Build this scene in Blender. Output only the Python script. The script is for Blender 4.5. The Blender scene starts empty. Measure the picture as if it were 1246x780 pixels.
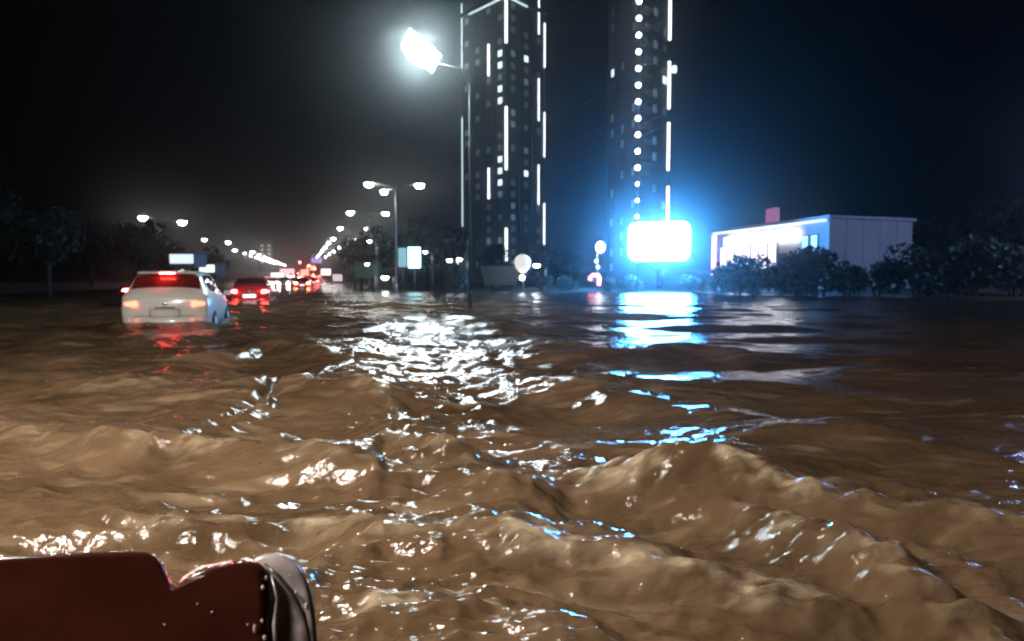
import bpy, bmesh, math, random
import numpy as np
from mathutils import Vector, Matrix

sc = bpy.context.scene
COL = sc.collection
R = math.radians

# ------------------------------------------------------------------ camera
F, W0, H0 = 900.0, 1246.0, 780.0          # focal length in photo pixels
CAM_Z, PITCH = 1.07, math.atan(52/900)    # horizon at photo row 338
cam = bpy.data.cameras.new('camera'); cam_o = bpy.data.objects.new('camera', cam); COL.objects.link(cam_o)
cam_o.location = (0, 0, CAM_Z); cam_o.rotation_euler = (math.pi/2-PITCH, 0, 0)
cam.sensor_width = 36; cam.lens = F/W0*36; cam.clip_start = 0.05; cam.clip_end = 5000
cam.dof.use_dof = True; cam.dof.focus_distance = 1.8; cam.dof.aperture_fstop = 6.5
sc.camera = cam_o
# ------------------------------------------------------------------ night sky
world = bpy.data.worlds.new('World'); sc.world = world; world.use_nodes = True
wn = world.node_tree.nodes; wl = world.node_tree.links
sky = wn.new('ShaderNodeTexSky'); sky.sky_type = 'NISHITA'; sky.sun_disc = False
sky.sun_elevation = R(-9); sky.sun_rotation = R(150)
wl.new(sky.outputs[0], wn['Background'].inputs[0]); wn['Background'].inputs[1].default_value = 0.02
# ------------------------------------------------------------------ exposure / render
sc.view_settings.view_transform = 'Standard'; sc.view_settings.look = 'None'
sc.view_settings.exposure = 0; sc.view_settings.gamma = 1; sc.view_settings.use_curve_mapping = False
sc.render.engine = 'CYCLES'
cy = sc.cycles
cy.use_denoising = True; cy.sample_clamp_indirect = 8; cy.sample_clamp_direct = 0
cy.max_bounces = 5; cy.diffuse_bounces = 2; cy.glossy_bounces = 3; cy.transmission_bounces = 3
cy.volume_bounces = 0; cy.caustics_reflective = False; cy.caustics_refractive = False
cy.pixel_filter_type = 'BLACKMAN_HARRIS'; cy.filter_width = 2.2

FWD = Vector((0, math.cos(PITCH), -math.sin(PITCH))); UP = Vector((0, math.sin(PITCH), math.cos(PITCH)))
def P(px, py, d):
    """world point that the photo shows at (px, py), d metres away"""
    return Vector((0, 0, CAM_Z)) + FWD*d + Vector((1, 0, 0))*((px-W0/2)/F*d) + UP*(-(py-H0/2)/F*d)
def G(px, py, z=0.0):
    """world point on the plane of height z seen at (px, py)"""
    v = P(px, py, 1) - Vector((0, 0, CAM_Z)); t = (z-CAM_Z)/v.z
    return Vector((0, 0, CAM_Z)) + v*t
VPX = -248/900.0                          # the road runs off to the left of the view
def RD(d, lat, z=0.0): return Vector((VPX*d+lat, d, z))
ROAD_ANG = math.atan(248/900)             # rotation about z of things that follow the road
def rise(d): return max(0.0, d-150)*0.012

# ------------------------------------------------------------------ materials
MATS = {}
def mat(name, col, rough=.6, metal=0, var=.15, scale=3.0, bump=0.0, spec=.5, ior=1.45, coat=0):
    if name in MATS: return MATS[name]
    m = bpy.data.materials.new(name); m.use_nodes = True; MATS[name] = m
    n, l = m.node_tree.nodes, m.node_tree.links; b = n['Principled BSDF']
    b.inputs['Roughness'].default_value = rough; b.inputs['Metallic'].default_value = metal
    b.inputs['IOR'].default_value = ior; b.inputs['Specular IOR Level'].default_value = spec
    b.inputs['Coat Weight'].default_value = coat
    tc = n.new('ShaderNodeTexCoord'); nz = n.new('ShaderNodeTexNoise')
    nz.inputs['Scale'].default_value = scale; nz.inputs['Detail'].default_value = 5
    l.new(tc.outputs['Object'], nz.inputs['Vector'])
    rp = n.new('ShaderNodeValToRGB'); l.new(nz.outputs['Fac'], rp.inputs['Fac'])
    rp.color_ramp.elements[0].position = .3; rp.color_ramp.elements[1].position = .7
    rp.color_ramp.elements[0].color = tuple(c*(1-var) for c in col)+(1,)
    rp.color_ramp.elements[1].color = tuple(min(1, c*(1+var)) for c in col)+(1,)
    l.new(rp.outputs[0], b.inputs['Base Color'])
    if bump:
        bp = n.new('ShaderNodeBump'); bp.inputs['Strength'].default_value = bump; bp.inputs['Distance'].default_value = .02
        l.new(nz.outputs['Fac'], bp.inputs['Height']); l.new(bp.outputs[0], b.inputs['Normal'])
    return m
def glow(name, col, s):
    if name in MATS: return MATS[name]
    m = bpy.data.materials.new(name); m.use_nodes = True; MATS[name] = m
    b = m.node_tree.nodes['Principled BSDF']
    b.inputs['Base Color'].default_value = (.6, .6, .6, 1); b.inputs['Roughness'].default_value = .4
    b.inputs['Emission Color'].default_value = tuple(col)+(1,); b.inputs['Emission Strength'].default_value = s
    return m

# ------------------------------------------------------------------ mesh helpers
def link(o, parent=None):
    COL.objects.link(o)
    if parent: o.parent = parent
    return o
def obj(name, bm, m, parent=None, smooth=False):
    me = bpy.data.meshes.new(name); bm.to_mesh(me); bm.free()
    if smooth:
        for p in me.polygons: p.use_smooth = True
    if m: me.materials.append(m)
    return link(bpy.data.objects.new(name, me), parent)
def inst(name, o, parent, mtx=None, m=None):
    c = bpy.data.objects.new(name, o.data); link(c, parent)
    if mtx is not None: c.matrix_local = mtx
    return c
def tag(o, label, cat, group=None):
    o['label'] = label; o['category'] = cat
    if group: o['group'] = group
    return o
def thing(name, label, cat, loc=(0, 0, 0), rz=0, group=None):
    o = bpy.data.objects.new(name, None); link(o); o.location = loc; o.rotation_euler = (0, 0, rz)
    o.empty_display_size = .2
    return tag(o, label, cat, group)
def structure(o): o['kind'] = 'structure'; return o
def box(bm, c, s, rot=None, bev=0):
    r = bmesh.ops.create_cube(bm, size=1)
    M = Matrix.Translation(c) @ (rot.to_4x4() if rot else Matrix.Identity(4)) @ Matrix.Diagonal((s[0], s[1], s[2], 1))
    bmesh.ops.transform(bm, matrix=M, verts=r['verts'])
    if bev:
        es = list({e for v in r['verts'] for e in v.link_edges})
        bmesh.ops.bevel(bm, geom=es, offset=bev, segments=2, affect='EDGES', profile=.5)
def BX(c, s, rot=None, bev=0):
    bm = bmesh.new(); box(bm, c, s, rot, bev); return bm
def tube(bm, pts, rad, seg=8, cap=True):
    pts = [Vector(p) for p in pts]
    if not isinstance(rad, (list, tuple)): rad = [rad]*len(pts)
    rings = []
    for i, p in enumerate(pts):
        t = (pts[min(i+1, len(pts)-1)]-pts[max(i-1, 0)]).normalized()
        a = t.cross(Vector((0, 0, 1)) if abs(t.z) < .9 else Vector((1, 0, 0))).normalized(); b = t.cross(a)
        rings.append([bm.verts.new(p+(a*math.cos(k*2*math.pi/seg)+b*math.sin(k*2*math.pi/seg))*rad[i]) for k in range(seg)])
    for r0, r1 in zip(rings, rings[1:]):
        for k in range(seg): bm.faces.new((r0[k], r0[(k+1) % seg], r1[(k+1) % seg], r1[k]))
    if cap: bm.faces.new(rings[0]); bm.faces.new(rings[-1][::-1])
def TB(pts, rad, seg=8):
    bm = bmesh.new(); tube(bm, pts, rad, seg); bmesh.ops.recalc_face_normals(bm, faces=bm.faces[:]); return bm
def copy_tree(o, parent=None):
    c = o.copy(); link(c, None); c.parent = parent
    for ch in list(o.children): copy_tree(ch, c)
    return c

# ------------------------------------------------------------------ numpy noise
_rng = np.random.RandomState(5)
_perm = np.concatenate([_rng.permutation(512)]*3)
_grad = _rng.uniform(0, 2*np.pi, 512); _gx, _gy = np.cos(_grad), np.sin(_grad)
def pnoise(x, y):
    xi = np.floor(x).astype(np.int64); yi = np.floor(y).astype(np.int64); xf = x-xi; yf = y-yi
    u = xf*xf*xf*(xf*(xf*6-15)+10); v = yf*yf*yf*(yf*(yf*6-15)+10)
    def g(ix, iy, dx, dy):
        h = _perm[_perm[ix & 511]+(iy & 511)]; return _gx[h]*dx+_gy[h]*dy
    a = g(xi, yi, xf, yf); b = g(xi+1, yi, xf-1, yf); c = g(xi, yi+1, xf, yf-1); d = g(xi+1, yi+1, xf-1, yf-1)
    return (a*(1-u)+b*u)*(1-v)+(c*(1-u)+d*u)*v*1.0
def sstep(a, b, x): t = np.clip((x-a)/(b-a), 0, 1); return t*t*(3-2*t)

# ------------------------------------------------------------------ flood water
# bow-wave crests: photo polyline on the water, height, width in front, width behind, foam
CRESTS = [
    ([(20, 508), (180, 527), (300, 552), (420, 566), (540, 577), (590, 600)], .15, .30, .55, .5),
    ([(590, 605), (650, 598), (700, 584), (760, 598), (870, 610), (960, 618), (1040, 628), (1220, 650)], .17, .28, .60, .8),
    ([(20, 640), (180, 645), (330, 636), (470, 652), (600, 645)], .06, .16, .25, .6),
    ([(360, 730), (420, 690), (500, 672), (590, 682), (680, 715)], .10, .26, .30, .3),
    ([(380, 752), (470, 765), (600, 782), (700, 800)], .055, .10, .2, .9),
    ([(570, 700), (680, 700), (780, 715), (860, 742), (1040, 778), (1200, 800)], .07, .16, .25, .8),
    ([(850, 620), (930, 655), (1040, 705), (1170, 760)], .08, .22, .3, .5),
    ([(300, 480), (370, 462), (430, 484), (480, 505)], .12, .38, .6, .2),
    ([(400, 548), (470, 532), (530, 552), (580, 575)], .10, .25, .4, .4),
    ([(40, 462), (180, 472), (270, 484), (330, 492)], .07, .4, .7, .2),
    ([(250, 434), (340, 424), (430, 444)], .12, .5, .9, .2),
    ([(40, 410), (180, 418), (280, 408), (420, 400)], .10, .6, 1.0, .2),
    ([(640, 462), (760, 480), (880, 500), (1000, 520), (1150, 530)], .10, .5, .8, 0),
    ([(600, 412), (720, 432), (860, 424), (1000, 440)], .10, .7, 1.0, 0),
    ([(700, 545), (820, 548), (950, 560), (1100, 575)], .07, .3, .5, 0),
]
def water_height(x, y):
    r = np.hypot(x, y); h = np.zeros_like(x); foam = np.zeros_like(x)
    wx = x+.40*pnoise(x*.5+9, y*.5)+.05*pnoise(x*2.1, y*2.1+4)
    wy = y+.42*pnoise(x*.55, y*.5+31)+.09*pnoise(x*1.7+17, y*1.7)+.025*pnoise(x*5+17, y*5)
    near = r < 26
    for pts, A, wf, wb, fo in CRESTS:
        wp = [G(px, py, .06) for px, py in pts]
        X = np.array([p.x for p in wp]); Y = np.array([p.y for p in wp]); span = X[-1]-X[0]
        gx = np.linspace(X[0]-span*.3, X[-1]+span*.3, 400); gy = np.interp(gx, X, Y)
        gy = np.where(gx < X[0], Y[0]+(gx-X[0])*(Y[1]-Y[0])/(X[1]-X[0]), gy); gy = np.where(gx > X[-1], Y[-1]+(gx-X[-1])*(Y[-1]-Y[-2])/(X[-1]-X[-2]), gy)
        ker = np.hanning(61); ker /= ker.sum(); gy = np.convolve(np.pad(gy, 30, 'edge'), ker, 'valid')
        sl = np.gradient(gy, gx)
        u = (wy-np.interp(wx, gx, gy))/np.sqrt(1+np.interp(wx, gx, sl)**2)
        prof = np.exp(-(np.abs(u)/np.where(u < 0, wf, wb))**1.5*1.3)   # nearer side is steeper
        tt = (wx-X[0])/span
        tap = sstep(-.28, .42, tt)*sstep(-.28, .42, 1-tt)*1.1*(1+.5*pnoise(x*1.3+A*99, y*1.3))*near
        h += 1.2*A*prof*tap-.35*A*np.exp(-((u+wf*1.7)/(wf*1.0))**2)*tap
        foam = np.maximum(foam, fo*np.exp(-(u/(wf*.45))**2)*tap)
    rs = np.random.RandomState(3)
    lane = x+.13*y-.1                               # rough current below the lamp, smoother swell to the right of it
    chop = np.exp(-(lane/(1.3+.14*y.clip(0, 60)))**2)*1.15
    chop = np.maximum(chop, .18+.7*sstep(.5, -1.5, lane))
    chop = np.maximum(chop, 1.0*sstep(7, 3.2, r))
    for i in range(15):                             # drifting swell
        lam = .75*1.19**i; ang = math.pi/2+rs.uniform(-.22, .5); ph = rs.uniform(0, 6.28)
        kx, ky = math.cos(ang)*2*math.pi/lam, math.sin(ang)*2*math.pi/lam
        warp = 1.5*pnoise(x/lam*.35+i*7, y/lam*.35+i*3)
        s = (np.sin(kx*x+ky*y+ph+warp*2)+1)/2
        gate = sstep(-.35, .35, pnoise(x/lam*.17+i*13, y/lam*.25))
        amp = .034*lam**.7*math.exp(-(lam/7)**2)*(.35+.65*chop if lam < 1.3 else 1)
        amp = amp*sstep(0, 1, lam/(r*.02+1e-6)/2-.2)
        h += amp*gate*(s**1.5-.4)
    for sc_, a in ((1.3, .085), (2.6, .062), (5.2, .042), (10, .023), (20, .012)):
        n = pnoise(x*sc_*.55+.3*y, y*sc_*1.15+sc_)
        n = .6+n*1.1 if sc_ < 4 else 1-2*np.sqrt(n*n+.004)
        fade = sstep(0, 1, (1/sc_)/(r*.011+1e-6)/2-.2)
        h += a*(n-.6)*chop*fade
    for d_, l_, hl in ((17.6, -3.02, 2.25), (35, -2.6, 2.4)):      # wash around the nearest cars
        cx, cy_ = VPX*d_+l_, d_; ca, sa = math.cos(ROAD_ANG), math.sin(ROAD_ANG)
        u = (x-cx)*ca+(y-cy_)*sa; v = -(x-cx)*sa+(y-cy_)*ca
        e = ((np.abs(u)/1.05)**3+(np.abs(v)/(hl+.1))**3)**(1/3)
        ring = np.exp(-((e-1.06)/.13)**2)*(1+pnoise(x*2.2, y*2.2))
        h += .05*ring; foam = np.maximum(foam, .9*ring)
    cr = sstep(.10, .24, h)*.5
    foam = np.clip(foam+cr*.5, 0, 1)*sstep(-.25, .35, pnoise(x*3, y*5)+.5*pnoise(x*9, y*14))
    damp = 1-.75*sstep(22, 90, r)
    return h*damp, foam*(r < 40)

def polar_sheet():
    th = np.concatenate([np.linspace(-math.pi, R(-52), 60)[:-1], np.linspace(R(-52), R(52), 900), np.linspace(R(52), math.pi, 60)[1:]])
    rr = np.concatenate([[.3, .6, .9, 1.2], np.geomspace(1.45, 60, 820), np.geomspace(60, 700, 120)[1:]])
    T, RR = np.meshgrid(th, rr); x = RR*np.sin(T); y = RR*np.cos(T)
    z = np.zeros_like(x); fo = np.zeros_like(x)
    step = 100
    for i in range(0, len(rr), step):
        z[i:i+step], fo[i:i+step] = water_height(x[i:i+step], y[i:i+step])
    nr, nt = x.shape
    co = np.stack([x, y, z], -1).reshape(-1, 3).astype(np.float32)
    idx = np.arange(nr*nt).reshape(nr, nt)
    q = np.stack([idx[:-1, :-1], idx[:-1, 1:], idx[1:, 1:], idx[1:, :-1]], -1).reshape(-1, 4)[:, ::-1]
    me = bpy.data.meshes.new('flood_water')
    me.vertices.add(len(co)); me.vertices.foreach_set('co', co.ravel())
    me.loops.add(q.size); me.loops.foreach_set('vertex_index', q.ravel().astype(np.int32))
    me.polygons.add(len(q)); me.polygons.foreach_set('loop_start', np.arange(0, q.size, 4, dtype=np.int32))
    me.polygons.foreach_set('use_smooth', np.ones(len(q), dtype=bool))
    me.update(calc_edges=True)
    at = me.attributes.new('foam', 'FLOAT', 'POINT'); at.data.foreach_set('value', fo.ravel().astype(np.float32))
    return me

def water_material():
    m = bpy.data.materials.new('muddy_water'); m.use_nodes = True
    n, l = m.node_tree.nodes, m.node_tree.links; b = n['Principled BSDF']
    b.inputs['IOR'].default_value = 1.33
    tc = n.new('ShaderNodeTexCoord')
    def noise(s, det, st=(1, 1, 1)):
        mp = n.new('ShaderNodeMapping'); mp.inputs['Scale'].default_value = st; l.new(tc.outputs['Object'], mp.inputs[0])
        z = n.new('ShaderNodeTexNoise'); z.inputs['Scale'].default_value = s; z.inputs['Detail'].default_value = det
        l.new(mp.outputs[0], z.inputs['Vector']); return z
    big = noise(.9, 4, (1, 1.6, 1)); rp = n.new('ShaderNodeValToRGB'); l.new(big.outputs['Fac'], rp.inputs['Fac'])
    rp.color_ramp.elements[0].position = .32; rp.color_ramp.elements[1].position = .7
    rp.color_ramp.elements[0].color = (.058, .035, .0185, 1); rp.color_ramp.elements[1].color = (.125, .078, .045, 1)
    sk = noise(3.2, 7, (.45, 2.2, 1)); sr = n.new('ShaderNodeMapRange'); sr.inputs[1].default_value = .54; sr.inputs[2].default_value = .70; sr.inputs[4].default_value = .55
    l.new(sk.outputs['Fac'], sr.inputs[0]); ms = n.new('ShaderNodeMix'); ms.data_type = 'RGBA'; ms.inputs['B'].default_value = (.24, .175, .115, 1)
    l.new(sr.outputs[0], ms.inputs['Factor']); l.new(rp.outputs[0], ms.inputs['A'])
    at = n.new('ShaderNodeAttribute'); at.attribute_name = 'foam'
    fn = noise(10, 8, (1, 2.2, 1)); mul = n.new('ShaderNodeMath'); mul.operation = 'MULTIPLY'
    fr = n.new('ShaderNodeMapRange'); fr.inputs[1].default_value = .35; fr.inputs[2].default_value = .62
    l.new(fn.outputs['Fac'], fr.inputs[0]); l.new(at.outputs['Fac'], mul.inputs[0]); l.new(fr.outputs[0], mul.inputs[1])
    mx = n.new('ShaderNodeMix'); mx.data_type = 'RGBA'; mx.inputs['B'].default_value = (.42, .34, .24, 1)
    l.new(mul.outputs[0], mx.inputs['Factor']); l.new(ms.outputs['Result'], mx.inputs['A']); l.new(mx.outputs['Result'], b.inputs['Base Color'])
    ro = n.new('ShaderNodeMapRange'); ro.inputs[3].default_value = .10; ro.inputs[4].default_value = .5
    l.new(mul.outputs[0], ro.inputs[0]); l.new(ro.outputs[0], b.inputs['Roughness'])
    b1 = n.new('ShaderNodeBump'); b1.inputs['Strength'].default_value = .8; b1.inputs['Distance'].default_value = .03
    r1 = noise(5, 5, (1, 1.7, 1)); l.new(r1.outputs['Fac'], b1.inputs['Height'])
    b2 = n.new('ShaderNodeBump'); b2.inputs['Strength'].default_value = .55; b2.inputs['Distance'].default_value = .008
    r2 = noise(30, 4, (1, 1.4, 1)); l.new(r2.outputs['Fac'], b2.inputs['Height']); l.new(b1.outputs[0], b2.inputs['Normal'])
    l.new(b2.outputs[0], b.inputs['Normal'])
    return m
wme = polar_sheet(); wme.materials.append(water_material())
water = structure(link(bpy.data.objects.new('flood_water', wme)))

# ------------------------------------------------------------------ ground and drowned road
def ground_z(x, y):
    d = y; lat = x-VPX*d
    z = -.42+rise(d)*1.0+(.4 if d > 150 else 0)*min(1, max(0, (d-150)/30))
    bank_r = max(0, min(1, (lat-(14+.10*d))/6)) if d > 0 else 0
    if d > 0: bank_r = max(0, min(1, (lat-(1.3*d+10))/6))
    if x > -2 and d > 25:
        d0 = 54-12*min(1, max(0, (x-13)/4)); bank_r = max(bank_r, min(1, max(0, (d-d0)/4)))
    bank_l = max(0, min(1, (-lat-17)/5)) if d > 25 else 0
    return z+max(bank_r, bank_l)*(.75)
bm = bmesh.new()
xs = [-900, -500, -300, -200, -140, -100]+list(range(-80, 81, 4))+[100, 140, 200, 300, 500, 900]
ys = [-300, -100, -40]+list(range(-20, 160, 4))+[170, 190, 220, 260, 320, 400, 500, 620, 760, 1100, 1600]
grid = [[bm.verts.new((x, y, ground_z(x, y))) for x in xs] for y in ys]
for j in range(len(ys)-1):
    for i in range(len(xs)-1): bm.faces.new((grid[j][i], grid[j][i+1], grid[j+1][i+1], grid[j+1][i]))
structure(obj('ground', bm, mat('earth', (.045, .042, .032), .9, var=.4, scale=.6, bump=.5), smooth=True))
bm = bmesh.new(); prev = None
for d in list(range(-40, 160, 10))+list(range(160, 760, 20)):
    z = -.42+rise(d)+.4*min(1, max(0, (d-150)/30))+.02
    a, b = bm.verts.new(RD(d, -16.5, z)), bm.verts.new(RD(d, 4.6, z))
    if prev: bm.faces.new((prev[0], prev[1], b, a))
    prev = (a, b)
structure(obj('road', bm, mat('wet_asphalt', (.05, .05, .052), .25, var=.3, scale=4, bump=.2), smooth=True))
for side, lat in (('kerb', 4.75), ('kerb', -16.65)):
    bm = bmesh.new()
    for d in range(150, 620, 10):
        a, b = RD(d, lat, rise(d)+.05), RD(d+10, lat, rise(d+10)+.05); c = (a+b)/2
        box(bm, c, (.3, 10.0, .22), Matrix.Rotation(ROAD_ANG, 3, 'Z'))
    structure(obj(side, bm, mat('kerb_stone', (.3, .3, .29), .8, scale=1)))

# distant dark ridge
bm = bmesh.new(); prev = None; rnd = random.Random(2)
for k in range(61):
    a = R(-60+2*k); hh = 14+9*math.sin(k*.37)+5*math.sin(k*.9+1)+rnd.uniform(-1, 1)
    p0 = Vector((math.sin(a)*690, math.cos(a)*690, -1)); p1 = Vector((math.sin(a)*760, math.cos(a)*760, hh)); p2 = Vector((math.sin(a)*900, math.cos(a)*900, hh*.9))
    vs = [bm.verts.new(p) for p in (p0, p1, p2)]
    if prev:
        for i in range(2): bm.faces.new((prev[i], vs[i], vs[i+1], prev[i+1]))
    prev = vs
structure(obj('hills', bm, mat('hill', (.03, .035, .03), .95, var=.4, scale=.02), smooth=True))

# ------------------------------------------------------------------ street lamps
STEEL = mat('galvanised_steel', (.32, .33, .34), .45, .6, scale=6)
DARKMETAL = mat('dark_metal', (.05, .055, .06), .5, .5)
LED = glow('lamp_lens', (1.0, .97, .90), 95)
LEDN = glow('near_lamp_lens', (.78, .95, 1.0), 460)
LEDO = glow('added_lamp_lens', (1.0, .90, .78), 1000)
LEDW = glow('far_lamp_lens', (1.0, .95, .90), 70)
def lamp_post(label, base, height, heads, group, lens=LED, size=(.36, .95), tilt=0, rad=.10, name='street_lamp', steel=None):
    STEEL = steel or MATS['galvanised_steel']
    """heads: list of (arm dx, arm dy, rise) relative to the pole top"""
    t = thing(name, label, 'street lamp', base, 0, group)
    obj('pole', TB([(0, 0, 0), (0, 0, height*.5), (0, 0, height)], [rad, rad*.8, rad*.55], 10), STEEL, t, True)
    obj('base_collar', TB([(0, 0, 0), (0, 0, .9), (0, 0, 1.0)], [rad*1.5, rad*1.5, rad*1.1], 10), STEEL, t, True)
    for dx, dy, up in heads:
        e = Vector((dx, dy, height+up)); dr = Vector((dx, dy, 0)).normalized()
        obj('arm', TB([(0, 0, height-.25), (dx*.25, dy*.25, height+up*.6), tuple(e)], [rad*.5, rad*.42, rad*.36], 8), STEEL, t, True)
        rot = Matrix.Rotation(math.atan2(dr.y, dr.x)-math.pi/2, 3, 'Z') @ Matrix.Rotation(R(tilt), 3, 'X')
        c = e+dr*size[1]*.4
        bm = bmesh.new(); box(bm, (0, 0, .05), (size[0]+.08, size[1]+.12, .12), None, .035)
        h = obj('lamp_head', bm, DARKMETAL, t); h.matrix_local = Matrix.Translation(c) @ rot.to_4x4()
        bm = bmesh.new(); bmesh.ops.create_uvsphere(bm, u_segments=10, v_segments=6, radius=.5)
        for v in list(bm.verts):
            if v.co.z > .01: v.co.z = 0
        bmesh.ops.remove_doubles(bm, verts=bm.verts[:], dist=.001)
        bmesh.ops.transform(bm, matrix=Matrix.Diagonal((size[0], size[1], size[1]*.8, 1)), verts=bm.verts[:])
        g = obj('lens', bm, lens, h, True); g.location = (0, 0, -.012)
    return t
ORD = ['nearest', 'second nearest', 'third nearest', 'fourth nearest', 'fifth nearest', 'sixth nearest', 'seventh nearest', 'eighth nearest', 'ninth nearest', 'tenth nearest', 'eleventh nearest', 'twelfth nearest']
# the dazzling lamp ahead and an unseen lamp added to light the near waves
b0 = P(572, 345, 26); b0.z = -.4
hd = P(522, 74, 26)-Vector((b0.x, b0.y, 0))
near = lamp_post('dazzling white floodlight street lamp on a thin pole, largest light in the sky', b0, hd.z+.4-.9, [(hd.x, hd.y, .9)], 'street lamps right of the road', LEDN, (.85, 1.35), 12, .045, steel=mat('painted_pole', (.035, .04, .045), .6))
for ch in near.children:
    if ch.name.startswith('lamp_head'):
        ch.matrix_local = Matrix.Translation(P(512, 62, 26)-b0) @ Matrix.Rotation(R(40), 4, 'Y') @ Matrix.Rotation(R(-48), 4, 'X') @ Matrix.Rotation(R(90), 4, 'Z')
lamp_post('added street lamp out of view at upper left, lighting the near waves', (-7.0, .7, -.4), 5.2, [(2.2, .1, .3)], None, LEDO, (.5, 1.0), 0, .09)
lamp_post('street lamp right of the frame that lights the side wall of the shop', (34, 38, .3), 7.5, [(-1.8, .5, .3)], None, glow('side_lamp_lens', (.36, .50, 1.0), 900), (.5, .9), 0, .09)
# twin-armed row right of the road
for k, d in enumerate((62, 89, 117, 148, 182, 220, 265, 320, 390)):
    z = -.4+rise(d)+(0.4 if d > 150 else 0)
    hs = [(-1.9, 0, .35), (1.7, 0, .25)]
    if k == 0: hs.append((-1.0, 1.2, -.1))
    lamp_post('%s twin-armed street lamp on the right side of the road' % ORD[k] if k else 'nearest three-headed street lamp above the lit cyan advert panels',
              RD(d, 7.4, z), 8.95, hs, 'twin street lamps right of the road', LED, (.5, .75), 0, .10)
for k, d in enumerate((101, 160, 228, 262, 292, 322, 352, 384, 420, 460, 505, 560)):
    z = -.4+rise(d)*.35+.4
    lamp_post('%s twin-armed street lamp in the row left of the road' % ORD[k], RD(d, -19.6, z), 8.6,
              [(-2.2, 0, .7), (2.2, 0, .1)], 'twin street lamps left of the road', LEDW, (.8, 1.2) if k in (0, 2) else (.6, .9), 0, .12)
def small_lamp(label, px, py, d, s=.3):
    p = P(px, py, d); return lamp_post(label, (p.x, p.y, .2), p.z-.2-.2, [(-.5, 0, .2)], 'small path lamps by the trees', LED2, (s, s*1.5), 0, .05, 'path_lamp')
LED2 = glow('path_lamp_lens', (.95, 1.0, 1.0), 60)
small_lamp('small path lamp in front of the dark trees, left of the cyan advert panels', 456, 321, 60, .2)
small_lamp('bright low path lamp under the dark trees below the cyan advert panels', 479, 337, 60, .35)
small_lamp('dim path lamp high left of the cyan advert panels', 458, 293, 66, .22)
small_lamp('dim path lamp right of the cyan advert panels', 526, 306, 66, .22)
small_lamp('left one of the two path lamps over the rounded grey bush', 557, 316, 58, .25)
small_lamp('right one of the two path lamps over the rounded grey bush', 569, 315, 58, .25)
small_lamp('path lamp between the white globe and the glowing billboard', 664, 322, 58, .35)

# ------------------------------------------------------------------ cars
GLASS = mat('car_glass', (.02, .022, .025), .05, spec=.7, var=.1)
GLASSR = mat('painted_red_light_glass', (.17, .02, .018), .08, spec=.6, var=.35, scale=2)  # dark red base colour stands in for red light from the cars ahead
RUBBER = mat('rubber', (.02, .02, .02), .8)
RIM = mat('alloy', (.5, .5, .52), .3, .9)
BLACKP = mat('black_plastic', (.03, .03, .03), .5)
TAIL = glow('tail_light', (1.0, .05, .04), 150)
TAILH = glow('brake_light_hot', (1.0, .12, .05), 200)
TAILD = glow('tail_light_dim', (1.0, .10, .05), 6)
HEAD = glow('headlight', (1.0, .95, .88), 450)
PLATE = glow('glowing_number_plate', (1.0, .55, .6), 3.0)  # plate glows by itself to stand for light falling on it
PLATEW = mat('number_plate', (.7, .7, .7), .5)
REFL = glow('rear_reflector', (1, .05, .05), 2.0)  # emits red in place of the glint a reflector throws back
HATCH = dict(   # stations: y, half width, sill z, belt z, top half width, top z
    st=[(-2.12, .66, .36, .86, .50, .90), (-2.06, .82, .30, .95, .66, 1.00), (-1.93, .86, .26, .98, .70, 1.10), (-1.62, .88, .24, .98, .64, 1.40),
        (-1.25, .885, .22, .97, .63, 1.47), (-.4, .885, .21, .95, .63, 1.49), (.35, .88, .21, .93, .62, 1.43), (1.02, .875, .21, .92, .66, 1.03),
        (1.45, .87, .22, .86, .68, .95), (1.9, .83, .25, .76, .60, .84), (2.12, .70, .33, .64, .46, .70)], rw=(1.93, 1.60), fw=(.42, .98), sw=[(-1.50, -.98), (-.90, -.12), (-.04, .62)], wheels=(-1.28, 1.3))
SEDAN = dict(
    st=[(-2.35, .68, .36, .84, .50, .88), (-2.28, .83, .30, .95, .68, 1.00), (-2.0, .87, .26, .97, .72, 1.03), (-1.55, .88, .24, .97, .68, 1.06),
        (-1.0, .885, .22, .96, .62, 1.38), (-.35, .885, .21, .95, .62, 1.43), (.3, .88, .21, .93, .61, 1.39), (1.05, .875, .21, .92, .66, 1.02),
        (1.5, .87, .22, .85, .68, .94), (2.05, .83, .25, .74, .60, .82), (2.3, .70, .33, .62, .46, .68)], rw=(1.50, 1.04), fw=(.36, 1.0), sw=[(-1.0, -.62), (-.55, -.08), (0, .62)], wheels=(-1.38, 1.4))
def catmull(st, y):
    for i in range(len(st)-1):
        if st[i][0] <= y <= st[i+1][0]: break
    p0, p1, p2, p3 = st[max(i-1, 0)], st[i], st[i+1], st[min(i+2, len(st)-1)]
    t = (y-p1[0])/(p2[0]-p1[0]); out = []
    for k in range(1, len(p1)):
        m1 = (p2[k]-p0[k])/(p2[0]-p0[0])*(p2[0]-p1[0]); m2 = (p3[k]-p1[k])/(p3[0]-p1[0])*(p2[0]-p1[0])
        h = (2*t**3-3*t*t+1)*p1[k]+(t**3-2*t*t+t)*m1+(-2*t**3+3*t*t)*p2[k]+(t**3-t*t)*m2
        out.append(h)
    return out
def section(spec, y):
    w, zs, zb, wt, zt = catmull(spec['st'], y)
    half = [(0, zs), (w*.86, zs), (w*.97, zs+.12), (w, zs+(zb-zs)*.5), (w*.985, zb-.06), (w*.96, zb), (wt+(w*.96-wt)*.5, zb+(zt-zb)*.52), (wt, zt-.035), (wt*.86, zt), (wt*.45, zt+.022), (0, zt+.03)]
    return half
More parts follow.
